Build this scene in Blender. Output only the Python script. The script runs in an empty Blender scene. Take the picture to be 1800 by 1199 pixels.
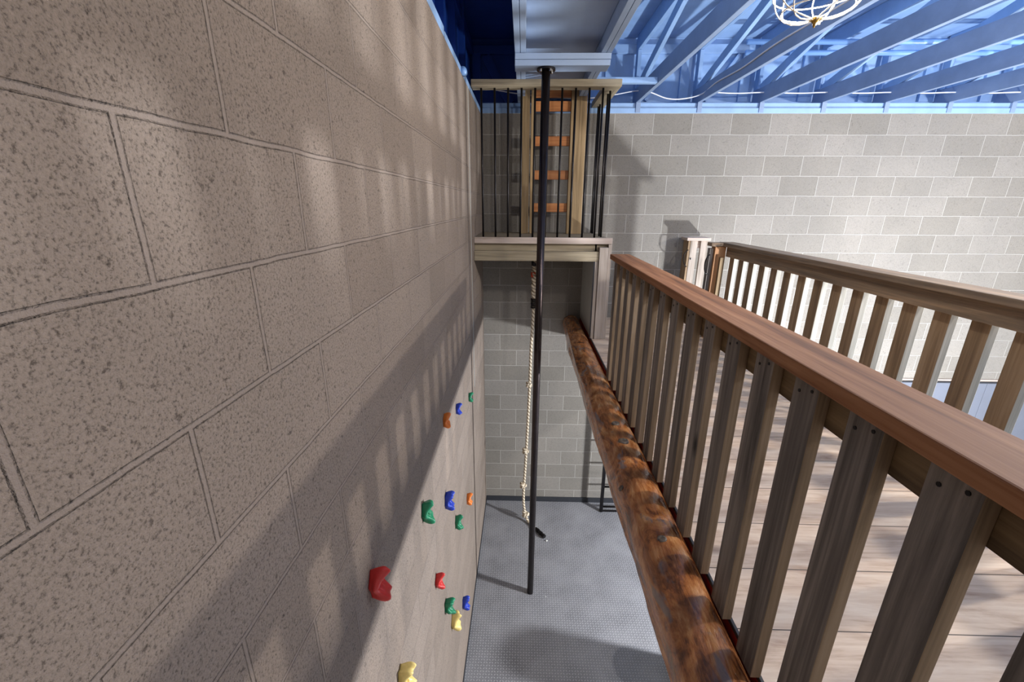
import bpy, bmesh, math, random
from mathutils import Vector, Matrix, noise
R0 = random.Random(7)
sc = bpy.context.scene
C = sc.collection
# ------------------------------------------------------------------ camera
EYE = 3.947
cam = bpy.data.cameras.new('camera'); co = bpy.data.objects.new('camera', cam); C.objects.link(co)
cam.sensor_width = 36; cam.lens = 753.37/1800*36; cam.clip_start = .02
co.matrix_world = (Matrix.Translation((0, 0, EYE)) @ Matrix.Rotation(.0246, 4, 'Z') @
                   Matrix.Rotation(-.3088, 4, 'X') @ Matrix.Rotation(-.0054, 4, 'Y') @ Matrix.Rotation(math.pi/2, 4, 'X'))
sc.camera = co
# ------------------------------------------------------------------ world, lamps, exposure
w = bpy.data.worlds.new('world'); sc.world = w; w.use_nodes = True
w.node_tree.nodes['Background'].inputs[0].default_value = (1, .97, .94, 1)
w.node_tree.nodes['Background'].inputs[1].default_value = .70
sc.view_settings.view_transform = 'Standard'; sc.view_settings.look = 'None'
sc.view_settings.exposure = -0.28; sc.view_settings.gamma = 1
def lamp(name, loc, power, col, rad):
    l = bpy.data.lights.new(name, 'POINT'); l.energy = power; l.color = col; l.shadow_soft_size = rad
    o = bpy.data.objects.new(name, l); o.location = loc; C.objects.link(o); return o
lamp('ceiling_lamp_light', (4.75, 1.84, 4.50), 440, (1, .93, .84), .06)       # lamp over the stairwell, right of the frame
lamp('ceiling_lamp_light', (1.085, 1.93, 4.682), 45, (1, .90, .78), .055)        # bulb in the wire cage
lamp('ceiling_lamp_light', (2.5, 1.65, 4.75), 115, (1, .93, .85), .05)        # next lamp of the row, above the stair
lamp('ceiling_lamp_light', (1.9, -2.2, 4.4), 45, (1, .93, .86), .15)          # lamp behind the viewer
lamp('lower_lamp_light', (3.9, 2.3, 1.75), 1250, (.94, .97, 1), .10)           # lamp under the deck

# ------------------------------------------------------------------ node helpers
def new_mat(name, rough=.6, metal=0.0):
    m = bpy.data.materials.new(name); m.use_nodes = True
    nt = m.node_tree; b = nt.nodes['Principled BSDF']
    b.inputs['Roughness'].default_value = rough; b.inputs['Metallic'].default_value = metal
    return m, nt, b
def N(nt, t, **kw):
    n = nt.nodes.new(t)
    for k, v in kw.items(): setattr(n, k, v)
    return n
def ramp(nt, fac, stops):
    r = N(nt, 'ShaderNodeValToRGB'); e = r.color_ramp.elements
    while len(e) < len(stops): e.new(.5)
    for i, (p, c) in enumerate(stops):
        e[i].position = p; e[i].color = (*c, 1) if len(c) == 3 else c
    nt.links.new(fac, r.inputs[0]); return r.outputs[0]
def mixc(nt, fac, a, b, mode='MIX'):
    m = N(nt, 'ShaderNodeMix', data_type='RGBA', blend_type=mode)
    for s, v in ((m.inputs[0], fac), (m.inputs[6], a), (m.inputs[7], b)):
        if hasattr(v, 'links') or hasattr(v, 'is_linked'): nt.links.new(v, s)
        else: s.default_value = v if isinstance(v, (int, float)) else (*v, 1)
    return m.outputs[2]
def math_(nt, op, a, b=None, c=None):
    m = N(nt, 'ShaderNodeMath', operation=op)
    for s, v in zip(m.inputs, (a, b, c)):
        if v is None: continue
        if hasattr(v, 'is_linked'): nt.links.new(v, s)
        else: s.default_value = v
    return m.outputs[0]
def noise_(nt, vec, scale, detail=4, rough=.6, w=None, dist=0):
    n = N(nt, 'ShaderNodeTexNoise', noise_dimensions='4D' if w is not None else '3D')
    n.inputs['Scale'].default_value = scale; n.inputs['Detail'].default_value = detail
    n.inputs['Roughness'].default_value = rough; n.inputs['Distortion'].default_value = dist
    nt.links.new(vec, n.inputs['Vector'])
    if w is not None: nt.links.new(w, n.inputs['W'])
    return n.outputs['Fac']
def bump(nt, b, h, strength=.3, dist=.01, prev=None):
    n = N(nt, 'ShaderNodeBump'); n.inputs['Strength'].default_value = strength; n.inputs['Distance'].default_value = dist
    nt.links.new(h, n.inputs['Height'])
    if prev: nt.links.new(prev, n.inputs['Normal'])
    nt.links.new(n.outputs[0], b.inputs['Normal']); return n.outputs[0]
def mapping(nt, vec, scale=(1, 1, 1), loc=(0, 0, 0)):
    m = N(nt, 'ShaderNodeMapping'); m.inputs['Scale'].default_value = scale; m.inputs['Location'].default_value = loc
    nt.links.new(vec, m.inputs['Vector']); return m.outputs[0]
def S(r, g, b):   # sRGB 0..255 to linear
    f = lambda v: (v/255/12.92 if v/255 <= .04045 else ((v/255+.055)/1.055)**2.4)
    return (f(r), f(g), f(b))

# ------------------------------------------------------------------ materials
def block_mat(name, along, off, lo, hi, mortar, pit=.35, ms=.0055, speck=260, soft=.6, dark=.62):
    m, nt, b = new_mat(name, .93)
    g = N(nt, 'ShaderNodeNewGeometry').outputs['Position']
    s = N(nt, 'ShaderNodeSeparateXYZ'); nt.links.new(g, s.inputs[0])
    wob = noise_(nt, g, 9, 2)
    u = math_(nt, 'ADD', s.outputs[along], 40.64-off)
    v = math_(nt, 'ADD', s.outputs[2], .0158+.2032*20)
    v = math_(nt, 'ADD', v, math_(nt, 'MULTIPLY', math_(nt, 'SUBTRACT', wob, .5), .006))
    u = math_(nt, 'ADD', u, math_(nt, 'MULTIPLY', math_(nt, 'SUBTRACT', wob, .5), .004))
    cb = N(nt, 'ShaderNodeCombineXYZ'); nt.links.new(u, cb.inputs[0]); nt.links.new(v, cb.inputs[1])
    br = N(nt, 'ShaderNodeTexBrick'); nt.links.new(cb.outputs[0], br.inputs['Vector'])
    br.inputs['Scale'].default_value = 1; br.inputs['Mortar Size'].default_value = ms
    br.inputs['Mortar Smooth'].default_value = soft; br.inputs['Bias'].default_value = 0
    br.inputs['Brick Width'].default_value = .4064; br.inputs['Row Height'].default_value = .2032
    br.inputs['Color1'].default_value = (*lo, 1); br.inputs['Color2'].default_value = (*hi, 1)
    br.inputs['Mortar'].default_value = (*mortar, 1)
    col = br.outputs['Color']; fac = br.outputs['Fac']
    big = noise_(nt, g, 1.3, 3)
    col = mixc(nt, .55, col, ramp(nt, big, ((.3, (.80, .80, .80)), (.7, (1.12, 1.10, 1.08)))), 'MULTIPLY')
    gr = noise_(nt, g, speck, 3, .75)
    med = noise_(nt, g, speck*.3, 3, .7)
    block = math_(nt, 'SUBTRACT', 1, fac)
    pits = ramp(nt, gr, ((.34, (.30, .28, .27)), (.47, (.92, .91, .90)), (.62, (1.05, 1.04, 1.03)), (.75, (1.28, 1.26, 1.24))))
    col2 = mixc(nt, math_(nt, 'MULTIPLY', block, pit), col, pits, 'MULTIPLY')
    p2 = ramp(nt, med, ((.30, (.35, .33, .32)), (.40, (1, 1, 1)), (1, (1, 1, 1))))
    col2 = mixc(nt, math_(nt, 'MULTIPLY', block, pit), col2, p2, 'MULTIPLY')
    edge = ramp(nt, fac, ((0, (1, 1, 1)), (.10, (dark, dark, dark)), (.45, (.86, .85, .84)), (1, (1, 1, 1))))  # dark rim along each joint: groove shadow put into the block colour
    col2 = mixc(nt, 1.0, col2, edge, 'MULTIPLY')
    nt.links.new(col2, b.inputs['Base Color'])
    # tooled joint: a groove at the block edge with a rounded bead of mortar in it
    prof = ramp(nt, fac, ((0, (1, 1, 1)), (.12, (.35, .35, .35)), (.5, (.55, .55, .55)), (1, (.8, .8, .8))))
    h = bump(nt, b, prof, .9, .008)
    h2 = bump(nt, b, gr, .5*pit+.12, .006, h)
    bump(nt, b, med, .5*pit, .008, h2)
    return m
M = {}
M['block_left'] = block_mat('concrete_block_left', 1, .5318, S(132, 119, 109), S(144, 131, 121), S(141, 128, 119), .85, .0062, 185)
M['block_back'] = block_mat('concrete_block_back', 0, .947, S(124, 120, 114), S(136, 132, 127), S(166, 163, 158), .40, .0046, 150, .35, .74)

def wood(name, axis, dark, mid, light, rough=.7, knots=.8, fine=70, bumps=.35, spread=.5):
    m, nt, b = new_mat(name, rough)
    tc = N(nt, 'ShaderNodeTexCoord').outputs['Object']; rnd = N(nt, 'ShaderNodeObjectInfo').outputs['Random']
    w_ = math_(nt, 'MULTIPLY', rnd, 40)
    sc_ = [11, 11, 11]; sc_[axis] = .75
    a = noise_(nt, mapping(nt, tc, sc_), 1.7, 5, .62, w_, .7)
    sf = [fine]*3; sf[axis] = 1.6
    f = noise_(nt, mapping(nt, tc, sf), 1, 4, .6, w_)
    t = math_(nt, 'ADD', math_(nt, 'MULTIPLY', a, .62), math_(nt, 'MULTIPLY', f, .38))
    col = ramp(nt, t, ((.36, dark), (.5, mid), (.66, light)))
    sk = [5.0]*3; sk[axis] = 1.9
    wv = N(nt, 'ShaderNodeTexVoronoi', voronoi_dimensions='4D'); nt.links.new(mapping(nt, tc, sk), wv.inputs['Vector'])
    nt.links.new(w_, wv.inputs['W']); wv.inputs['Scale'].default_value = 1
    kn = ramp(nt, wv.outputs['Distance'], ((.05, (1, 1, 1)), (.13, (0, 0, 0))))
    col = mixc(nt, math_(nt, 'MULTIPLY', kn, knots), col, tuple(c*.35 for c in dark))
    hv = N(nt, 'ShaderNodeHueSaturation'); nt.links.new(col, hv.inputs['Color'])
    nt.links.new(math_(nt, 'ADD', math_(nt, 'MULTIPLY', rnd, spread), 1-spread*.5), hv.inputs['Value'])
    nt.links.new(hv.outputs[0], b.inputs['Base Color'])
    bump(nt, b, t, bumps, .003)
    return m
M['cap_wood'] = wood('stained_rail_wood', 1, S(94, 58, 34), S(148, 98, 62), S(184, 134, 94), .72, 1.0)
M['rail_wood_y'] = wood('tan_rail_wood', 1, S(84, 68, 48), S(126, 104, 74), S(158, 134, 100), .7)
M['rail2_wood'] = wood('grey_brown_rail_wood', 1, S(86, 74, 62), S(122, 104, 84), S(160, 134, 106), .65)
M['picket_wood'] = wood('weathered_picket_wood', 2, S(70, 66, 63), S(116, 109, 104), S(158, 150, 142), .8, 1.0, 95, .9, .3)
M['picket2_wood'] = wood('brown_picket_wood', 2, S(104, 84, 62), S(138, 114, 86), S(166, 142, 112), .7, .6, 80, .35, .2)
M['edge_tan'] = wood('tan_edge_wood', 2, S(98, 82, 64), S(136, 116, 92), S(164, 144, 120), .75, .5, 80, .35, .2)
M['edge_grey'] = wood('pale_grey_edge_wood', 2, S(140, 138, 130), S(172, 170, 162), S(196, 194, 186), .75, .3, 80, .3, .1)
M['post_wood'] = wood('orange_post_wood', 2, S(140, 96, 60), S(180, 132, 90), S(204, 160, 118), .6)
M['pale_wood_z'] = wood('weathered_pale_wood', 2, S(128, 118, 108), S(164, 152, 142), S(190, 178, 168), .75, .5, 70, .3, .15)
M['pale_wood_x'] = wood('pinkish_pale_wood', 0, S(150, 136, 126), S(184, 168, 158), S(208, 192, 182), .7, .4, 70, .3, .1)
M['tan_wood_x'] = wood('tan_beam_wood', 0, S(112, 102, 84), S(150, 138, 116), S(176, 162, 138), .65, .5, 60, .3, .1)
M['tan_wood_y'] = wood('tan_side_wood', 1, S(112, 102, 84), S(150, 138, 116), S(176, 162, 138), .65, .5, 60, .3, .1)
M['ladder_wood'] = wood('honey_ladder_wood', 2, S(100, 80, 52), S(138, 114, 80), S(162, 136, 100), .6, .7)
M['rung_wood'] = wood('orange_rung_wood', 0, S(124, 72, 36), S(166, 104, 56), S(190, 132, 80), .6, .3)

def plain(name, col, rough=.6, metal=0, var=.12, scale=30, bmp=.1):
    m, nt, b = new_mat(name, rough, metal)
    tc = N(nt, 'ShaderNodeTexCoord').outputs['Object']
    n = noise_(nt, tc, scale, 4)
    c = ramp(nt, n, ((.3, tuple(x*(1-var) for x in col)), (.7, tuple(min(1, x*(1+var)) for x in col))))
    nt.links.new(c, b.inputs['Base Color'])
    if bmp: bump(nt, b, n, bmp, .003)
    return m
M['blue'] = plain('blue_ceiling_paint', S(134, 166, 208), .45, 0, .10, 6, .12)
M['blue_chord'] = plain('warm_lit_blue_truss_paint', S(122, 142, 174), .45, 0, .10, 6, .12)  # greyer than the webs: warm reflected light put into the chord colour
M['blue_shaded'] = plain('shaded_blue_ceiling_paint', S(24, 66, 150), .5, 0, .12, 5, .1)  # ceiling blue darkened: the left bay's shade is put into the colour
M['pale_blue'] = plain('pale_blue_paint', S(150, 170, 200), .5, 0, .05, 5, .05)
M['blue_pipe'] = plain('glossy_blue_pipe_paint', S(120, 160, 215), .22, 0, .05, 10, 0)
M['white_cable'] = plain('white_cable_sheath', S(220, 222, 228), .5, 0, .03, 30, 0)
M['black_metal'] = plain('black_metal', S(34, 32, 34), .34, .7, .2, 25, .05)
M['bronze'] = plain('dark_bronze_pole', S(58, 50, 50), .26, .8, .15, 20, .04)
M['black_paint'] = plain('black_rubber_trim', S(40, 42, 48), .6, 0, .15, 30, .1)
M['red'] = plain('brick_red_paint', S(150, 34, 20), .5, 0, .2, 12, .1)
M['wainscot'] = plain('grey_blue_panel_paint', S(104, 109, 122), .5, 0, .04, 4, .03)
M['white_panel'] = plain('pale_grey_panel', S(176, 178, 174), .6, 0, .05, 5, .05)
M['steel'] = plain('brushed_steel', S(170, 168, 165), .25, 1, .05, 60, 0)
M['chalk'] = plain('white_chalk', S(235, 235, 230), .9)
M['tape'] = plain('orange_red_tape', S(206, 72, 36), .5)
for k, c in dict(red=(206, 48, 44), green=(20, 122, 84), blue=(34, 62, 176), orange=(226, 122, 48), yellow=(232, 206, 126)).items():
    M['hold_'+k] = plain(k+'_resin', S(*c), .42, 0, .08, 60, .12)

def log_mat():
    m, nt, b = new_mat('varnished_log', .27)
    tc = N(nt, 'ShaderNodeTexCoord').outputs['Object']
    a = noise_(nt, mapping(nt, tc, (3.4, 1.6, 3.4)), 2.4, 6, .65, None, 1.4)
    f = noise_(nt, mapping(nt, tc, (26, 5, 26)), 2.2, 5, .7, None, .8)
    t = math_(nt, 'ADD', math_(nt, 'MULTIPLY', a, .68), math_(nt, 'MULTIPLY', f, .32))
    col = ramp(nt, t, ((.32, S(50, 32, 22)), (.42, S(120, 68, 36)), (.50, S(174, 108, 58)), (.60, S(208, 150, 96)), (.70, S(228, 200, 164))))
    g = noise_(nt, mapping(nt, tc, (2.2, 1.2, 2.2), (3, 1, 8)), 3.2, 4, .6, None, .6)
    col = mixc(nt, ramp(nt, g, ((.60, (0, 0, 0)), (.66, (.75, .75, .75)))), col, S(120, 118, 122))
    nt.links.new(col, b.inputs['Base Color']); b.inputs['Coat Weight'].default_value = .5
    b.inputs['Coat Roughness'].default_value = .15
    bump(nt, b, t, .7, .018)
    return m
M['log'] = log_mat()
def floor_mat():   # rubber mat with a woven pattern of raised lozenges
    m, nt, b = new_mat('rubber_tread_floor', .42)
    g = N(nt, 'ShaderNodeNewGeometry').outputs['Position']
    def bars(rot, off):
        mp = N(nt, 'ShaderNodeMapping'); mp.inputs['Rotation'].default_value = (0, 0, rot)
        nt.links.new(g, mp.inputs['Vector'])
        s = N(nt, 'ShaderNodeSeparateXYZ'); nt.links.new(mp.outputs[0], s.inputs[0])
        p = .036
        fx = math_(nt, 'FRACT', math_(nt, 'ADD', math_(nt, 'DIVIDE', s.outputs[0], p), off+400))
        fy = math_(nt, 'FRACT', math_(nt, 'ADD', math_(nt, 'DIVIDE', s.outputs[1], p), off+400))
        ax = math_(nt, 'ABSOLUTE', math_(nt, 'SUBTRACT', fx, .5)); ay = math_(nt, 'ABSOLUTE', math_(nt, 'SUBTRACT', fy, .5))
        e = math_(nt, 'ADD', math_(nt, 'MULTIPLY', ax, 2.6), math_(nt, 'MULTIPLY', ay, 9))
        return math_(nt, 'SUBTRACT', 1, math_(nt, 'MINIMUM', e, 1))
    a = math_(nt, 'MAXIMUM', bars(.785, 0), bars(-.785, .5))
    d = ramp(nt, a, ((0, (0, 0, 0)), (.4, (1, 1, 1))))
    n = noise_(nt, g, 3, 5)
    col = ramp(nt, n, ((.3, S(112, 112, 117)), (.7, S(140, 140, 145))))
    col = mixc(nt, math_(nt, 'MULTIPLY', d, .75), col, S(205, 205, 208))
    nt.links.new(col, b.inputs['Base Color'])
    bump(nt, b, d, .8, .005)
    return m
M['floor'] = floor_mat()
def deck_mat():
    m, nt, b = new_mat('pale_plank_floor', .5)
    g = N(nt, 'ShaderNodeNewGeometry').outputs['Position']
    s = N(nt, 'ShaderNodeSeparateXYZ'); nt.links.new(g, s.inputs[0])
    y = math_(nt, 'DIVIDE', math_(nt, 'ADD', s.outputs[1], 40*.243-1.047+.243*10), .243)
    fy = math_(nt, 'FRACT', y); row = math_(nt, 'FLOOR', y)
    seam = math_(nt, 'LESS_THAN', math_(nt, 'ABSOLUTE', math_(nt, 'SUBTRACT', fy, .5)), .492)
    a = noise_(nt, mapping(nt, g, (1.6, 9, 9)), 2, 5, .6, row, .8)
    f = noise_(nt, mapping(nt, g, (4, 90, 90)), 1, 4, .6, row)
    t = math_(nt, 'ADD', math_(nt, 'MULTIPLY', a, .7), math_(nt, 'MULTIPLY', f, .3))
    col = ramp(nt, t, ((.33, S(160, 130, 108)), (.5, S(202, 178, 156)), (.68, S(222, 204, 184))))
    wv = N(nt, 'ShaderNodeTexVoronoi', voronoi_dimensions='4D'); nt.links.new(mapping(nt, g, (1.6, 4.6, 4)), wv.inputs['Vector'])
    nt.links.new(row, wv.inputs['W']); wv.inputs['Scale'].default_value = 1
    kn = ramp(nt, wv.outputs['Distance'], ((.05, (.7, .7, .7)), (.15, (0, 0, 0))))
    col = mixc(nt, kn, col, S(120, 104, 96))
    col = mixc(nt, seam, S(70, 58, 48), col)
    nt.links.new(col, b.inputs['Base Color'])
    bump(nt, b, seam, .4, .004)
    return m
M['deck'] = deck_mat()
def rope_mat():
    m, nt, b = new_mat('twisted_hemp_rope', .9)
    tc = N(nt, 'ShaderNodeTexCoord').outputs['UV']
    s = N(nt, 'ShaderNodeSeparateXYZ'); nt.links.new(tc, s.inputs[0])
    v = math_(nt, 'SINE', math_(nt, 'ADD', math_(nt, 'MULTIPLY', s.outputs[1], 1), math_(nt, 'MULTIPLY', s.outputs[0], 12.566)))
    col = ramp(nt, math_(nt, 'MULTIPLY_ADD', v, .5, .5), ((0, S(120, 104, 84)), (.35, S(196, 180, 156)), (1, S(222, 210, 190))))
    nt.links.new(col, b.inputs['Base Color']); bump(nt, b, v, .5, .004)
    return m
M['rope'] = rope_mat()
def glow(name, col, st):
    m, nt, b = new_mat(name, .4)
    b.inputs['Emission Color'].default_value = (*col, 1); b.inputs['Emission Strength'].default_value = st
    return m
M['bulb'] = glow('lit_bulb', (1, .86, .66), 14)
M['wire'] = plain('pale_wire', S(238, 226, 205), .35, 0, .03, 20, 0)
M['brass'] = plain('aged_brass', S(150, 120, 60), .35, .8)

# ------------------------------------------------------------------ object helpers
WL = {}
def wloc(o): return WL.get(o.name, Vector((0, 0, 0))) if o else Vector((0, 0, 0))
def obj(name, bm, mat, parent=None, label=None, smooth=False, origin=None, bevel=0):
    xs = [v.co for v in bm.verts]
    lo = Vector([min(c[i] for c in xs) for i in range(3)]); hi = Vector([max(c[i] for c in xs) for i in range(3)])
    c = Vector(origin) if origin is not None else Vector(((lo.x+hi.x)/2, (lo.y+hi.y)/2, lo.z))
    for v in bm.verts: v.co -= c
    bmesh.ops.recalc_face_normals(bm, faces=bm.faces[:])
    me = bpy.data.meshes.new(name); bm.to_mesh(me); bm.free()
    if smooth:
        for p in me.polygons: p.use_smooth = True
    me.materials.append(M[mat] if isinstance(mat, str) else mat)
    o = bpy.data.objects.new(name, me); C.objects.link(o)
    if parent: o.parent = parent
    o.location = c - wloc(parent); WL[o.name] = c
    if bevel:
        md = o.modifiers.new('bevel', 'BEVEL'); md.width = bevel; md.segments = 2; md.limit_method = 'ANGLE'
    if label: o['label'] = label
    return o
def edge(o, mat):     # the narrow y faces of a board take a second wood tone
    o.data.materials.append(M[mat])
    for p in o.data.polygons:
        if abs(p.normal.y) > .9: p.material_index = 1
def tag(o, label, cat, group=None, kind=None):
    if label: o['label'] = label
    if cat: o['category'] = cat
    if group: o['group'] = group
    if kind: o['kind'] = kind
    return o
def thing(name, loc, label, cat, group=None):
    o = bpy.data.objects.new(name, None); C.objects.link(o); o.location = loc; o.empty_display_size = .1
    WL[o.name] = Vector(loc); return tag(o, label, cat, group)
def struct(name, bm, mat, **k):
    o = obj(name, bm, mat, **k); o['kind'] = 'structure'; return o
def B(*boxes):
    bm = bmesh.new()
    for x0, x1, y0, y1, z0, z1 in boxes:
        m = Matrix.Translation(((x0+x1)/2, (y0+y1)/2, (z0+z1)/2)) @ Matrix.Diagonal((x1-x0, y1-y0, z1-z0, 1))
        bmesh.ops.create_cube(bm, size=1, matrix=m)
    return bm
def bar(p, q, wx, h, up=(1, 0, 0), bm=None):   # rectangular stick from p to q; wx along `up`, h across
    bm = bm or bmesh.new(); p = Vector(p); q = Vector(q); d = (q-p); L = d.length; d.normalize()
    a = Vector(up).normalized(); c = d.cross(a).normalized(); a = c.cross(d).normalized()
    m = Matrix((a, c, d)).transposed().to_4x4(); m.translation = (p+q)/2
    bmesh.ops.create_cube(bm, size=1, matrix=m @ Matrix.Diagonal((wx, h, L, 1))); return bm
def tube(pts, r, n=12, bm=None, cap=True, rads=None, uv=False, pitch=.045):
    bm = bm or bmesh.new(); pts = [Vector(p) for p in pts]; rings = []; last = None; L = 0; Ls = []
    for i, p in enumerate(pts):
        d = (pts[min(i+1, len(pts)-1)]-pts[max(i-1, 0)]).normalized()
        if last is None: last = Vector((1, 0, 0)) if abs(d.x) < .9 else Vector((0, 1, 0))
        a = (last - d*last.dot(d)).normalized(); last = a; c = d.cross(a)
        rr = rads[i] if rads else r
        rings.append([bm.verts.new(p+rr*(math.cos(2*math.pi*k/n)*a+math.sin(2*math.pi*k/n)*c)) for k in range(n)])
        if i: L += (p-pts[i-1]).length
        Ls.append(L)
    ul = bm.loops.layers.uv.verify() if uv else None
    for i, (A, Bq) in enumerate(zip(rings, rings[1:])):
        for k in range(n):
            f = bm.faces.new((A[k], A[(k+1) % n], Bq[(k+1) % n], Bq[k]))
            if uv:
                for lp, (uu, vv) in zip(f.loops, ((k, i), (k+1, i), (k+1, i+1), (k, i+1))): lp[ul].uv = (uu/n, Ls[vv]/pitch*6.283)
    if cap: bm.faces.new(rings[0][::-1]); bm.faces.new(rings[-1])
    return bm
def curve(ctrl, n=8):   # Catmull-Rom through the control points
    P = [Vector(c) for c in ctrl]; P = [P[0]]+P+[P[-1]]; out = []
    for i in range(1, len(P)-2):
        for k in range(n):
            t = k/n; a, b, c, d = P[i-1:i+3]
            out.append(.5*((2*b)+(-a+c)*t+(2*a-5*b+4*c-d)*t*t+(-a+3*b-3*c+d)*t**3))
    return out+[P[-2]]
def blob(c, r, seed=0, amp=.2, sub=2, squash=(1, 1, 1), bm=None):
    bm = bm or bmesh.new(); res = bmesh.ops.create_icosphere(bm, subdivisions=sub, radius=1)
    for v in res['verts']:
        k = 1+amp*noise.noise(v.co*1.7+Vector((seed*3.1, 0, 0)))
        v.co = Vector([v.co[i]*r*k*squash[i]+c[i] for i in range(3)])
    return bm

# ------------------------------------------------------------------ the shell
TOP, WX, WY, DECK = 4.861, -.471, 5.037, 2.655
struct('floor', B((-.67, 7.2, -2.6, 5.24, -.12, 0)), 'floor')
struct('wall_left', B((-.67, WX, -2.6, 5.24, 0, TOP)), 'block_left')
struct('wall_back', B((WX, 7.2, WY, 5.24, 0, TOP)), 'block_back')
struct('baseboard_back', B((WX+.006, 7.2, WY-.012, WY, 0, .075)), 'black_paint', bevel=.002)
struct('baseboard_left', B((WX, WX+.006, -2.6, WY-.012, 0, .05)), 'black_paint')
struct('ceiling', B((-.67, 7.2, -2.6, 5.40, 5.612, 5.66)), 'blue')
struct('wall_upper_back', B((-.67, 7.2, 5.27, 5.32, TOP, 5.61)), 'blue')
struct('wall_upper_left', B((-.67, -.585, -2.6, 5.24, TOP+.002, 5.61)), 'blue_shaded')
# sill plates on top of the back wall (two plies) and the left wall (pieces)
struct('trim_1', B((-.45, 7.2, WY-.004, 5.26, TOP+.001, 4.912)), 'blue', bevel=.003)
struct('trim_2', B((-.45, 7.2, WY+.012, 5.26, 4.914, 4.962)), 'blue', bevel=.003)
struct('trim_3', B((-.575, WX+.003, -2.6, 2.86, TOP+.001, 4.912)), 'blue', bevel=.003)
struct('trim_4', B((-.575, WX-.004, 2.93, 3.60, TOP+.001, 4.912)), 'blue', bevel=.003)
struct('trim_5', B((-.575, WX+.003, 3.66, WY-.01, TOP+.001, 4.905)), 'blue', bevel=.003)
# control joint of the left wall
struct('trim_6', B((WX-.001, WX+.003, 3.945, 3.957, 2.2, TOP)), 'white_panel')
# studs and rail on the upper left wall
for i, (y0, y1) in enumerate(((.9, .94), (1.5, 1.54), (2.1, 2.14), (2.62, 2.70), (3.25, 3.29), (3.75, 3.79), (4.3, 4.34))):
    struct('trim_%d' % (7+i), B((-.585, -.53, y0, y1, 4.96, 5.61)), 'blue_shaded')
struct('trim_14', B((-.585, -.545, -2.6, 5.26, 5.44, 5.52)), 'blue_shaded')
# frames on the upper back wall, between the truss ends
struct('trim_15', B((-.6, 7.2, 5.225, 5.27, 5.46, 5.545)), 'blue', bevel=.004)
struct('trim_16', B((-.6, 7.2, 5.235, 5.27, 4.962, 5.01)), 'blue', bevel=.004)
TX = [1.176+.635*i for i in range(10)]
k = 17
for i, x in enumerate([-.33, .30, .90]+[t+.52 for t in TX[:8]]):
    struct('trim_%d' % k, B((x-.05, x+.05, 5.235, 5.27, 5.01, 5.46)), 'blue' if x > 0 else 'blue_shaded', bevel=.003); k += 1
for i, x in enumerate([-.24]+[t+.12 for t in TX[:8]]):
    struct('trim_%d' % k, bar((x, 5.245, 5.02), (x+.30, 5.245, 5.45), .05, .03, (0, 1, 0)), 'blue' if x > 0 else 'blue_shaded'); k += 1
# deck: floor, rim painted red, black nosing
struct('floor_deck', B((.702, 2.05, -2.6, WY-.003, DECK-.04, DECK)), 'deck')
struct('trim_%d' % k, B((.6905, .702, -2.6, WY-.003, 2.40, DECK-.013)), 'red'); k += 1
struct('trim_%d' % k, B((.69, .701, -2.6, 4.17, DECK-.012, DECK+.004)), 'black_paint', bevel=.002); k += 1
struct('ceiling_under_deck', B((.722, 2.05, -2.6, WY-.003, 2.40, DECK-.042)), 'white_panel')
cl = bmesh.new(); bmesh.ops.create_cone(cl, cap_ends=True, segments=32, radius1=.19, radius2=.17, depth=.72, matrix=Matrix.Translation((1.62, 2.66, .36)))
struct('trim_%d' % k, cl, 'black_paint', bevel=.05); k += 1   # unseen stub added only to cast the oval shadow on the floor
# wainscot of the stairwell on the back wall
pan = B(*[(2.2+.44*i+.003, 2.2+.44*(i+1)-.003, 5.005, WY-.001, .08, 1.880) for i in range(11)])
struct('trim_%d' % k, pan, 'wainscot', bevel=.002); k += 1
struct('trim_%d' % k, B((2.2, 7.04, 4.995, WY-.001, 1.884, 1.902)), 'black_paint', bevel=.002); k += 1  # black strip standing in for the shadow gap over the panels
struct('trim_%d' % k, B((2.2, 7.04, 5.012, WY-.001, 1.904, 1.925)), 'pale_wood_x', bevel=.002); k += 1

# ------------------------------------------------------------------ roof trusses (run towards the back wall)
ORD = ['first single one, touched by the horizontal cross bar', 'second single one, with a cable along its side',
       'third single one, first with glossy pipes through it', 'fourth single one from the left under the ceiling', 'fifth single one from the left under the ceiling',
       'sixth single one from the left under the ceiling', 'seventh single one from the left, at the right frame edge', 'eighth single one from the left, cut by the right frame edge']
def truss(x, label):
    t = thing('roof_truss', (x, 5.15, 4.965), label, 'truss', 'single roof trusses')
    h = .019
    obj('bottom_chord', B((x-h, x+h, -1.2, 5.225, 4.965, 5.105)), 'blue_chord', t, bevel=.003)
    obj('top_chord', B((x-h, x+h, -1.2, 5.225, 5.472, 5.610)), 'blue', t, bevel=.003)
    obj('end_web', B((x-h, x+h, 5.135, 5.224, 5.107, 5.470)), 'blue', t, bevel=.003)
    obj('seat_block', B((x-h-.002, x+h+.006, WY-.012, WY+.03, 4.868, 4.964)), 'blue_chord', t)
    pts = [5.10, 3.62, 2.30, .85, -.6]
    for i in range(4):
        z0, z1 = (5.10, 5.475) if i % 2 == 0 else (5.475, 5.10)
        obj('web', bar((x, pts[i], z0), (x, pts[i+1]+.03, z1), .036, .085, (1, 0, 0)), 'blue', t, bevel=.002)
    return t
for i in range(8): truss(TX[i], 'blue painted roof truss, ' + ORD[i])
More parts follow.
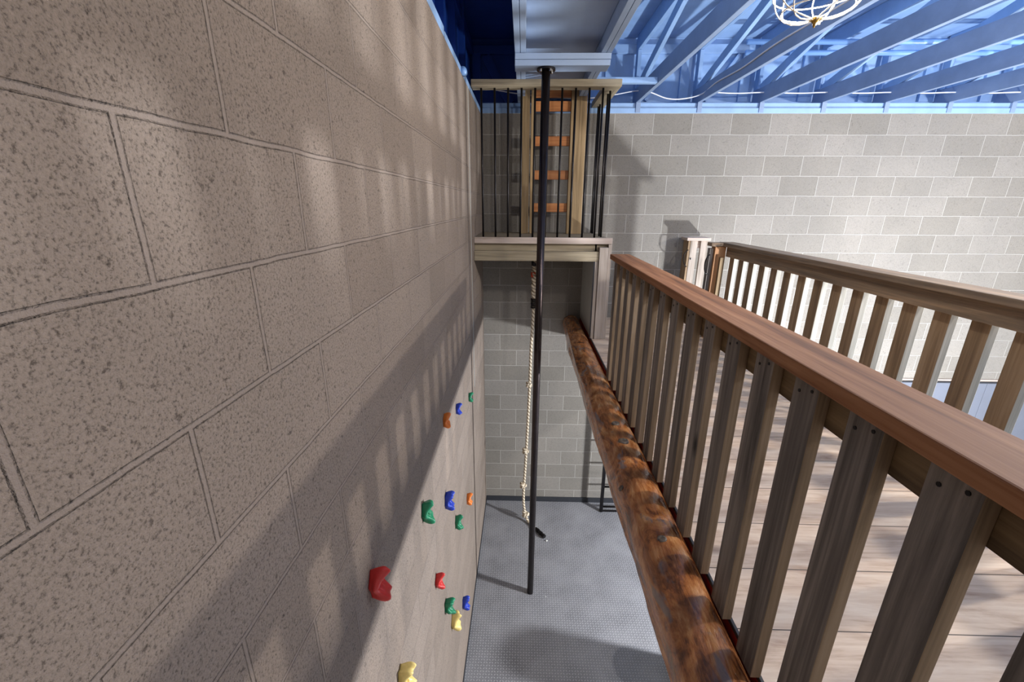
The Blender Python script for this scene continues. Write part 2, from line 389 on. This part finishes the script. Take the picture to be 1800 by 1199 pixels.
def double_truss(x0, x1, label, web=True):
    t = thing('double_roof_truss', ((x0+x1)/2, 5.15, 4.965), label, 'truss')
    m = (x0+x1)/2
    for a, b in ((x0, m-.0015), (m+.0015, x1)):
        obj('bottom_chord', B((a, b, -1.2, 5.225, 4.967, 5.06)), 'pale_blue', t, bevel=.002)
    obj('side_panel', B((x0+.004, x1-.004, -1.2, 5.225, 5.061, 5.610)), 'blue', t)
    return t
double_truss(-.077, 0.0, 'pale blue doubled roof beam left of the smooth ceiling panel')
double_truss(.531, .605, 'pale blue doubled roof beam right of the smooth ceiling panel')
struct('ceiling_panel', B((.001, .530, -1.2, 5.22, 5.062, 5.08)), 'pale_blue')
struct('ceiling_bay_left', B((-.584, -.078, -2.6, 5.224, 5.585, 5.611)), 'blue_shaded')  # dark sheet over the bay ceiling, its shade painted in
struct('wall_bay_left', B((-.584, -.078, 5.205, 5.222, 4.963, 5.584)), 'blue_shaded')
struct('trim_%d' % k, B((-.584, -.078, 5.16, 5.204, 5.44, 5.52)), 'blue_shaded', bevel=.003); k += 1
struct('trim_%d' % k, B((-.56, -.47, 5.16, 5.204, 4.963, 5.44)), 'blue_shaded', bevel=.003); k += 1
struct('trim_%d' % k, bar((-.42, 5.18, 5.42), (-.16, 5.18, 4.98), .036, .09, (0, 1, 0)), 'blue_shaded'); k += 1
t = thing('ceiling_block', (.26, 3.58, 4.889), 'pale blue doubled wooden block across the beams that holds the fire pole', 'block')
obj('board', B((-.077, .603, 3.50, 3.66, 4.928, 4.966)), 'pale_blue', t, bevel=.003)
obj('board', B((-.077, .600, 3.503, 3.66, 4.889, 4.926)), 'pale_blue', t, bevel=.003)
tag(obj('cross_bar', B((.606, 1.156, 4.29, 4.35, 4.967, 5.012)), 'blue', bevel=.003), 'light blue horizontal timber bar between doubled beam and first single truss', 'bar')

# pipes and cables
for i, (z, lab) in enumerate(((5.392, 'upper of the two glossy blue pipes crossing the trusses'), (5.305, 'lower of the two glossy blue pipes crossing the trusses'))):
    tag(obj('ceiling_pipe', tube([(2.05, 4.68, z), (7.1, 4.70, z-.01)], .022, 14), 'blue_pipe', smooth=True), lab, 'pipe', 'ceiling pipes')
tag(obj('conduit_pipe', tube(curve([(1.55, 1.6, 5.36), (1.52, 2.6, 5.36), (1.50, 3.4, 5.36), (1.49, 3.72, 5.355), (1.50, 3.79, 5.32), (1.54, 3.76, 5.29), (1.56, 3.5, 5.285), (1.60, 2.6, 5.285), (1.64, 1.6, 5.285)]), .017, 12), 'blue_pipe', smooth=True),
    'blue pipe bent back in a hairpin loop behind the caged lamp', 'pipe')
tag(obj('white_cable', tube(curve([(TX[1]+.02, 5.02, 5.06)]+[p for i in range(1, 7) for p in ((TX[i]+.32, 4.99, 5.038), (TX[i]+.62, 4.99, 5.046))][:-1]), .006, 8), 'white_cable', smooth=True),
    'thin white cable strung straight through the trusses above the back wall', 'cable')
tag(obj('drooping_cable', tube(curve([(-.36, 4.95, 5.07), (-.1, 4.95, 5.03), (.2, 4.95, 5.0), (.62, 4.96, 4.985), (.9, 4.97, 5.02), (1.2, 4.98, 5.06), (1.45, 4.98, 4.99), (1.62, 4.97, 4.985), (1.785, 4.93, 5.02), (1.787, 4.6, 5.045), (1.786, 4.1, 5.03), (1.786, 3.6, 5.05), (1.786, 2.8, 5.04), (1.70, 2.2, 5.06), (1.30, 1.98, 5.10)]), .006, 8), 'white_cable', smooth=True),
    'drooping white cable running along a truss to the caged lamp', 'cable')
tag(obj('pipe_stub', tube([(-.462, 3.60, 4.885), (-.462, 3.66, 4.885)], .028, 16), 'blue_pipe', smooth=True), 'short round blue pipe end on top of the left block wall', 'pipe')

# caged lamp
LC = Vector((1.085, 1.93, 4.60))
t = thing('cage_lamp', LC, 'glowing pendant lamp in a pale wire cage under the blue trusses', 'lamp')
RC, HC = .150, .20
for i in range(10):
    a = 2*math.pi*i/10
    pts = []
    for j in range(15):
        u = j/14; ph = math.pi*u
        r = RC*math.sin(ph)**.62 if 0 < u < 1 else .004
        tw = a+.55*math.sin(ph)*(1 if i % 2 else -1)
        pts.append(LC+Vector((r*math.cos(tw), r*math.sin(tw), .012+HC*(1-math.cos(ph))/2)))
    obj('cage_wire', tube(pts, .0024, 6), 'wire', t, smooth=True)
for z, r in ((.045, .118), (.10, .152), (.165, .118)):
    obj('cage_ring', tube([LC+Vector((r*math.cos(q*math.pi/16), r*math.sin(q*math.pi/16), z)) for q in range(33)], .0024, 6, cap=False), 'wire', t, smooth=True)
obj('finial', tube([LC+Vector((0, 0, -.012)), LC+Vector((0, 0, .002)), LC+Vector((0, 0, .016)), LC+Vector((0, 0, .022))], .01, 12, rads=[.003, .006, .022, .012]), 'brass', t, smooth=True)
obj('bulb', blob(LC+Vector((0, 0, .150)), .024, 0, 0, 3, (1, 1, 1.2)), 'bulb', t, smooth=True)
obj('socket', tube([LC+Vector((0, 0, .165)), LC+Vector((0, 0, .24))], .022, 16), 'black_metal', t, smooth=True)
obj('stem', tube([LC+Vector((0, 0, .24)), LC+Vector((0, 0, 1.01))], .008, 10), 'black_metal', t, smooth=True)

# ------------------------------------------------------------------ front deck railing
def picket_bm(x0, x1, y, w_, z0, z1): return B((x0, x1, y-w_/2, y+w_/2, z0, z1))
t = thing('deck_railing', (.70, 1.2, DECK), 'front wooden railing with a reddish brown cap, standing above the log beam', 'railing')
obj('top_cap', B((.627, .766, -.9, 3.15, 3.574, 3.610)), 'cap_wood', t, bevel=.004)
obj('upper_rail', B((.690, .728, -.9, 3.14, 3.467, 3.574)), 'rail_wood_y', t, bevel=.002)
p0 = None
ys = [.5725+.1795*i for i in range(-7, 15)]
for i, y in enumerate(ys):
    wdt = .087
    if p0 is None:
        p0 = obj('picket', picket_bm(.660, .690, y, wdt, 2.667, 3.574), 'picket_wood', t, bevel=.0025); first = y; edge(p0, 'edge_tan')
        S0 = [obj('screw', tube([(.6585, y+dy, z), (.6605, y+dy, z)], .0042, 8), 'black_metal', p0) for dy, z in ((-.022, 3.545), (.02, 3.530))]
    else:
        p = p0.copy(); C.objects.link(p); p.location.y += y-first; p.parent = t
        for s0 in S0: s = s0.copy(); C.objects.link(s); s.parent = p

# ------------------------------------------------------------------ far deck railing along the stairwell
t = thing('deck_railing', (1.97, 2.6, DECK), 'rear wooden railing along the stairwell, brown pickets and end post by the gate', 'railing')
obj('top_cap', B((1.914, 2.053, -.9, 4.335, 3.572, 3.608)), 'rail2_wood', t, bevel=.004)
obj('upper_rail', B((1.950, 1.988, -.9, 4.235, 3.478, 3.572)), 'rail2_wood', t, bevel=.002)
obj('end_post', B((1.845, 1.949, 4.240, 4.328, DECK, 3.570)), 'post_wood', t, bevel=.003)
obj('cap_return', B((1.800, 1.913, 4.225, 4.335, 3.572, 3.606)), 'rail2_wood', t, bevel=.004)
obj('post_stop', B((1.890, 1.932, 4.205, 4.239, DECK, 3.47)), 'ladder_wood', t, bevel=.002)
obj('hinge_board', B((1.808, 1.844, 4.27, 4.328, DECK, 3.55)), 'picket_wood', t, bevel=.002)
p0 = None
for i in range(29):
    y = 4.178-.1795*i
    if y < -.8: break
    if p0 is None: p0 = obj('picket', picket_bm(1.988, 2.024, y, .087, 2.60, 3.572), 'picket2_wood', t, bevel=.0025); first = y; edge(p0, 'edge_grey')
    else:
        p = p0.copy(); C.objects.link(p); p.location.y += y-first; p.parent = t

# gate by the back wall
t = thing('stair_gate', (1.90, 4.9, DECK), 'short picket gate with a small cap standing at the back wall', 'gate')
obj('top_cap', B((1.775, 2.03, 4.80, 4.99, 3.580, 3.612)), 'pale_wood_x', t, bevel=.003)
obj('picket', B((1.825, 1.895, 4.820, 4.850, 2.70, 3.580)), 'pale_wood_z', t, bevel=.002)
obj('picket', B((1.935, 2.010, 4.820, 4.850, 2.70, 3.580)), 'pale_wood_z', t, bevel=.002)
obj('side_board', B((1.800, 1.823, 4.825, 4.975, 2.70, 3.580)), 'picket2_wood', t, bevel=.002)
obj('crosspiece', B((1.824, 2.0, 4.851, 4.885, 3.50, 3.580)), 'pale_wood_x', t, bevel=.002)
obj('crosspiece', B((1.824, 2.0, 4.851, 4.885, 2.76, 2.85)), 'pale_wood_x', t, bevel=.002)
obj('latch_knob', blob((1.845, 4.812, 3.385), .010, 0, 0, 2), 'steel', t, smooth=True)
obj('pull_handle', tube(curve([(1.805, 4.82, 3.48), (1.775, 4.80, 3.465), (1.758, 4.80, 3.42), (1.762, 4.80, 3.36), (1.785, 4.80, 3.315), (1.808, 4.82, 3.30)]), .0055, 8), 'black_metal', t, smooth=True)
t = tag(obj('pull_handle', tube(curve([(1.812, 4.27, 3.49), (1.792, 4.262, 3.475), (1.775, 4.26, 3.43), (1.775, 4.26, 3.37), (1.788, 4.262, 3.32), (1.812, 4.27, 3.30)]), .006, 8), 'black_metal', smooth=True),
    'curved black handle on the end post of the rear railing', 'handle')

# ------------------------------------------------------------------ log beam
tabq = [(5.03, .353), (4.9, .350), (4.2, .340), (3.5, .335), (2.4, .333), (2.05, .338), (1.9, .341), (1.37, .348), (1.0, .344), (.9, .338), (-1.5, .336)]
def qat(y):
    for (ya, qa), (yb, qb) in zip(tabq, tabq[1:]):
        if y >= yb: return qa+(qb-qa)*(ya-y)/(ya-yb)
    return tabq[-1][1]
bm = bmesh.new(); rings = []; n = 56; NY = 330
for j in range(NY+1):
    y = 5.03-(5.03+1.4)*j/NY
    aL, aR = math.atan(qat(y)), math.atan(.513)
    mm, hh = (aL+aR)/2, (aR-aL)/2; d = .688/(math.sin(mm)+math.sin(hh))
    xc, zc, r = d*math.sin(mm), EYE-d*math.cos(mm), d*math.sin(hh)
    ring = []
    for i in range(n):
        a = 2*math.pi*i/n; ca, sa = math.cos(a), math.sin(a)
        q = Vector((ca*1.5, y*2.2, sa*1.5))
        rr = r*(1+.045*noise.noise(q*1.1)+.03*noise.noise(Vector((ca*5, y*5, sa*5))))+.002*noise.noise(Vector((ca*16, y*22, sa*16)))
        rr += .006*max(0, noise.noise(Vector((ca*3, y*1.4+7, sa*3)))-.15)*6*(1 if ca < 0 else .2)
        ring.append(bm.verts.new((min(xc+rr*ca, .690), y, zc+rr*sa)))
    rings.append(ring)
for A, Bq in zip(rings, rings[1:]):
    for i in range(n): bm.faces.new((A[i], A[(i+1) % n], Bq[(i+1) % n], Bq[i]))
bm.faces.new(rings[0][::-1]); bm.faces.new(rings[-1])
lg = tag(obj('log_beam', bm, 'log', smooth=True), 'varnished brown tree trunk lying along the deck edge under the front railing', 'log')
def knot(y, ang, r, label=None):
    aL, aR = math.atan(qat(y)), math.atan(.513); mm, hh = (aL+aR)/2, (aR-aL)/2; d = .688/(math.sin(mm)+math.sin(hh))
    c = Vector((d*math.sin(mm), y, EYE-d*math.cos(mm))); rad = d*math.sin(hh)*1.0
    nrm = Vector((math.cos(ang), 0, math.sin(ang))); p = c+nrm*(rad-.002)
    return obj('knot', tube([p-nrm*.02, p+nrm*.003, p+nrm*.007, p+nrm*.004], r, 18, rads=[r*1.25, r*1.1, r*.85, r*.45]), 'knot', lg, label, smooth=True)
m, nt, b = new_mat('cut_knot_wood', .55)
tc = N(nt, 'ShaderNodeTexCoord').outputs['Object']
wv = N(nt, 'ShaderNodeTexNoise'); wv.inputs['Scale'].default_value = 70; nt.links.new(tc, wv.inputs['Vector'])
nt.links.new(ramp(nt, wv.outputs['Fac'], ((.35, S(52, 44, 40)), (.6, S(120, 108, 96)))), b.inputs['Base Color'])
M['knot'] = m
knot(1.40, 1.75, .017); knot(2.33, 1.62, .022, 'pale grey cut knot'); knot(2.13, 1.60, .026, 'pale grey cut knot'); knot(1.78, 2.6, .014)

# ------------------------------------------------------------------ fire pole
t = thing('fire_pole', (.121, 3.55, 0), 'tall dark bronze metal slide pole from rubber floor up to the blue ceiling block', 'pole')
obj('shaft', tube([(.121, 3.55, 0), (.150, 3.575, 4.885)], .032, 28), 'bronze', t, smooth=True)
obj('flange', tube([(.150, 3.575, 4.875), (.150, 3.575, 4.889)], .068, 28), 'black_metal', t)
bb = bmesh.new()
for a in (.6, 2.2, 3.75, 5.3): tube([(.150+.05*math.cos(a), 3.575+.05*math.sin(a), 4.862), (.150+.05*math.cos(a), 3.575+.05*math.sin(a), 4.876)], .011, 8, bb)
obj('bolts', bb, 'steel', t)

# ------------------------------------------------------------------ platform
PF = 4.18
t = thing('lookout_platform', (.2, 4.6, DECK), 'raised wooden platform against the left and back walls on a weathered post', 'platform')
obj('floor_boards', B((WX+.002, .80, PF+.03, WY-.003, 3.606, 3.645)), 'tan_wood_x', t)
obj('front_board', B((WX+.002, .845, PF, PF+.029, 3.590, 3.648)), 'pale_wood_x', t, bevel=.003)
obj('rim_joist', B((WX+.002, .812, PF+.05, PF+.088, 3.420, 3.604)), 'tan_wood_x', t)
obj('side_joist', B((.774, .812, PF+.09, WY-.003, 3.420, 3.604)), 'tan_wood_y', t)
obj('front_beam', B((WX+.002, .722, PF-.02, PF+.048, 3.428, 3.520)), 'tan_wood_x', t, bevel=.003)
obj('post', B((.690, .720, PF-.018, PF+.048, DECK+.001, 3.427)), 'pale_wood_z', t, bevel=.003)
obj('post', B((.724, .806, PF-.034, PF+.048, DECK+.001, 3.56)), 'pale_wood_z', t, bevel=.003)
obj('post', B((.810, .842, PF-.012, PF+.048, DECK+.001, 3.588)), 'pale_wood_z', t, bevel=.003)
obj('side_wall', B((.692, .708, PF+.05, WY-.003, DECK+.001, 3.605)), 'white_panel', t, 'pale grey side panel')
obj('edge_strip', B((.679, .689, PF-.014, PF-.002, DECK+.001, 3.427)), 'black_paint', t)
# platform railing
t = thing('platform_railing', (.2, PF+.05, 3.65), 'railing of thin black bars under a tan wooden cap on the raised platform', 'railing')
obj('top_cap', B((WX+.002, .825, PF-.01, PF+.125, 4.913, 4.969)), 'tan_wood_x', t, bevel=.003)
obj('side_cap', B((.695, .825, PF+.126, WY-.004, 4.913, 4.967)), 'tan_wood_y', t, bevel=.003)
b0 = obj('bar', tube([(-.386, PF+.05, 3.646), (-.386, PF+.05, 4.915)], .0095, 12), 'black_metal', t, smooth=True)
for i in range(1, 10):
    b = b0.copy(); C.objects.link(b); b.parent = t; b.location.x += .1182*i
for y in (4.33, 4.44, 4.87, 4.97):
    b = b0.copy(); C.objects.link(b); b.parent = t; b.location.x += .757+.386; b.location.y += y-PF-.05
# ladder on the platform
t = thing('wooden_ladder', (.27, 4.82, 3.645), 'wooden ladder with orange rungs standing on the platform behind black bars', 'ladder')
obj('side_rail', B((-.045, .050, 4.775, 4.813, 3.646, 5.03)), 'ladder_wood', t, bevel=.003)
obj('side_rail', B((.062, .098, 4.79, 4.88, 3.646, 5.03)), 'ladder_wood', t, bevel=.003)
obj('side_rail', B((.505, .618, 4.775, 4.813, 3.646, 5.03)), 'ladder_wood', t, bevel=.003)
obj('side_rail', B((.462, .50, 4.79, 4.88, 3.646, 5.03)), 'ladder_wood', t, bevel=.003)
for z in (3.870, 4.197, 4.522, 4.842):
    obj('rung', B((.099, .461, 4.815, 4.853, z, z+.09)), 'rung_wood', t, bevel=.004)
obj('top_board', B((.099, .461, 4.815, 4.853, 4.965, 5.03)), 'rung_wood', t, bevel=.004)

# ------------------------------------------------------------------ climbing rope
t = thing('climbing_rope', (.105, 4.64, 0), 'knotted off-white climbing rope hanging from the platform beside the pole', 'rope')
rp = curve([(.123, 4.64, 2.99), (.118, 4.64, 2.7), (.102, 4.64, 2.33), (.096, 4.64, 1.93), (.083, 4.64, 1.45), (.069, 4.64, 1.04), (.060, 4.64, .80), (.048, 4.64, .54), (.044, 4.64, .38), (.052, 4.64, .22), (.075, 4.63, .10), (.105, 4.60, .03), (.165, 4.52, .02), (.215, 4.455, .02)])
obj('strand', tube(rp, .0165, 14, uv=True), 'rope', t, smooth=True)
for z, x, r in ((1.93, .088, .034), (1.04, .062, .040), (.54, .040, .042), (.10, .078, .046)):
    bm = bmesh.new()
    pts = []
    for j in range(26):
        a = j/25*2*math.pi*1.75
        pts.append((x+r*.62*math.cos(a), 4.64+r*.62*math.sin(a), z-r*.55+r*1.1*j/25+r*.3*math.sin(a*1.5)))
    tube(pts, r*.46, 12, bm, uv=True)
    obj('rope_knot', bm, 'rope', t, smooth=True)
for s in (-1, 1):
    pts = [(.120+s*.014*math.cos(q*.55), 4.64+.016*math.sin(q*.55)*s, 3.41-q*.0135) for q in range(34)]
    obj('spliced_strand', tube(pts, .016, 10, uv=True), 'rope', t, smooth=True)
obj('tape_band', tube([(.112, 4.64, 3.20), (.112, 4.64, 3.25)], .026, 16), 'tape', t, 'orange red tape', smooth=True)
obj('tape_band', tube([(.120, 4.64, 3.315), (.120, 4.64, 3.40)], .030, 16), 'black_metal', t, 'black tape', smooth=True)
bm = bmesh.new()
for q in range(5): tube([(.122, 4.64, 2.855+q*.022), (.122, 4.64, 2.870+q*.022)], .034-.004*(q % 2), 14, bm)
obj('clamp', bm, 'black_metal', t, 'black ribbed clamp')
bm = bmesh.new()
for q in range(6):
    p = Vector((.205, 4.468, .026)).lerp(Vector((.305, 4.335, .026)), q/5.6); e = Vector((.205, 4.468, .026)).lerp(Vector((.305, 4.335, .026)), (q+.8)/5.6)
    tube([p, e], .025 if q % 2 else .021, 12, bm)
obj('rope_end_sleeve', bm, 'black_metal', t, 'black ribbed end sleeve')
tag(obj('chalk_piece', blob((.335, 4.285, .009), .011, 3, .5, 1, (1.4, 1.2, .7)), 'chalk'), 'small white chalk bit on the rubber floor near the rope end', 'chalk')
tag(obj('paper_scrap', blob((.285, 3.50, .003), .005, 5, .5, 1, (1.2, 1, .5)), 'chalk'), 'tiny white speck on the rubber floor right of the pole foot', 'scrap')

# ------------------------------------------------------------------ black wall bars in the lower room
t = thing('wall_bars', (1.5, 4.85, 0), 'black steel ladder frame on the lower floor near the back wall', 'frame')
obj('upright', B((1.075, 1.115, 4.83, 4.87, 0, 2.395)), 'black_metal', t, bevel=.003)
obj('upright', B((1.96, 2.00, 4.83, 4.87, 0, 2.395)), 'black_metal', t, bevel=.003)
for z in (.075, .39, .71, 1.03, 1.35, 1.67, 1.99):
    obj('rung', tube([(1.112, 4.85, z), (1.963, 4.85, z)], .012, 12), 'black_metal', t, smooth=True)
obj('foot_bar', B((1.112, 1.963, 4.84, 4.86, 0.0, .018)), 'black_metal', t)

# ------------------------------------------------------------------ climbing holds
HS = [('orange', 2.33, 2.69, .095, 'orange climbing hold high on the block wall, left of the high blue one', 2),
      ('blue', 2.80, 2.53, .090, 'blue climbing hold high on the block wall between the orange and green ones', 3),
      ('green', 3.49, 2.30, .092, 'topmost green climbing hold, farthest along the block wall', 5),
      ('green', 1.722, 2.523, .121, 'large green climbing hold left of the middle blue one', 7),
      ('blue', 2.266, 2.159, .123, 'blue climbing hold in the middle row between green and orange', 8),
      ('orange', 3.19, 1.452, .108, 'small orange climbing hold right of the middle blue one', 9),
      ('green', 2.588, 1.717, .119, 'green climbing hold just below the small orange one', 11),
      ('red', 1.065, 2.787, .130, 'big red climbing hold, nearest of the two red ones', 13),
      ('red', 1.895, 1.906, .105, 'small red climbing hold above the lowest green one', 15),
      ('green', 2.103, 1.473, .135, 'lowest green climbing hold, touching the pale yellow one', 17),
      ('blue', 2.764, .738, .130, 'lowest blue climbing hold, near the floor edge', 18),
      ('yellow', 2.287, 1.126, .142, 'pale yellow climbing hold below the lowest green one', 20),
      ('yellow', 1.218, 2.137, .135, 'pale yellow climbing hold cut by the bottom frame edge', 21)]
for col, y, z, h, lab, sd in HS:
    t = thing('climbing_hold', (WX, y, z), lab, 'climbing hold', 'resin climbing holds on the left wall')
    rr = random.Random(sd); bm = bmesh.new(); NA = 48; ph = rr.uniform(0, 6.28); kk = rr.choice((4, 5, 5, 6)); tw = rr.uniform(-.35, .35)
    ay, az, pr = h*.30, h*.49, h*.36; rings = []
    prof = [(0, .58), (.15, .56), (.32, .60), (.48, .72), (.62, .90), (.74, 1.0), (.86, .97), (.95, .84), (1.0, .66), (.97, .45), (.90, .25), (.84, .10), (.82, 0)]
    for i, (u, g) in enumerate(prof):
        ring = []
        for j in range(NA):
            a = 2*math.pi*j/NA; pt = 1-abs(math.sin(kk*(a-ph)/2))           # pointed lobes
            lobe = .86+.30*pt*min(1, u*1.4)+.06*math.cos(2*a+ph)
            ends = .50+.62*abs(math.sin(a+tw))**1.3                          # top and bottom lips stand proud of the waist
            hgt = pr*g*(ends if g > .3 else 1)*(1+.22*(pt-.4))*1.12
            n_ = .05*noise.noise(Vector((math.cos(a)*2, math.sin(a)*2, u*3+sd)))
            yy, zz = ay*u*lobe*(1+n_)*math.cos(a), az*u*lobe*(1+n_)*math.sin(a)
            ring.append(bm.verts.new((WX+.0006+max(0, hgt), y+yy*math.cos(tw)-zz*math.sin(tw)*.7, z+zz*math.cos(tw)+yy*math.sin(tw)*.7)))
            if i == 0: break
        rings.append(ring)
    for j in range(NA): bm.faces.new((rings[0][0], rings[1][j], rings[1][(j+1) % NA]))
    for A, Bq in zip(rings[1:], rings[2:]):
        for j in range(NA): bm.faces.new((A[j], A[(j+1) % NA], Bq[(j+1) % NA], Bq[j]))
    bm.faces.new(rings[-1])
    obj('hold_body', bm, 'hold_'+col, t, smooth=True)
    obj('bolt', tube([(WX+pr*.25, y, z), (WX+pr*.45, y, z)], h*.06, 10), 'black_metal', t)
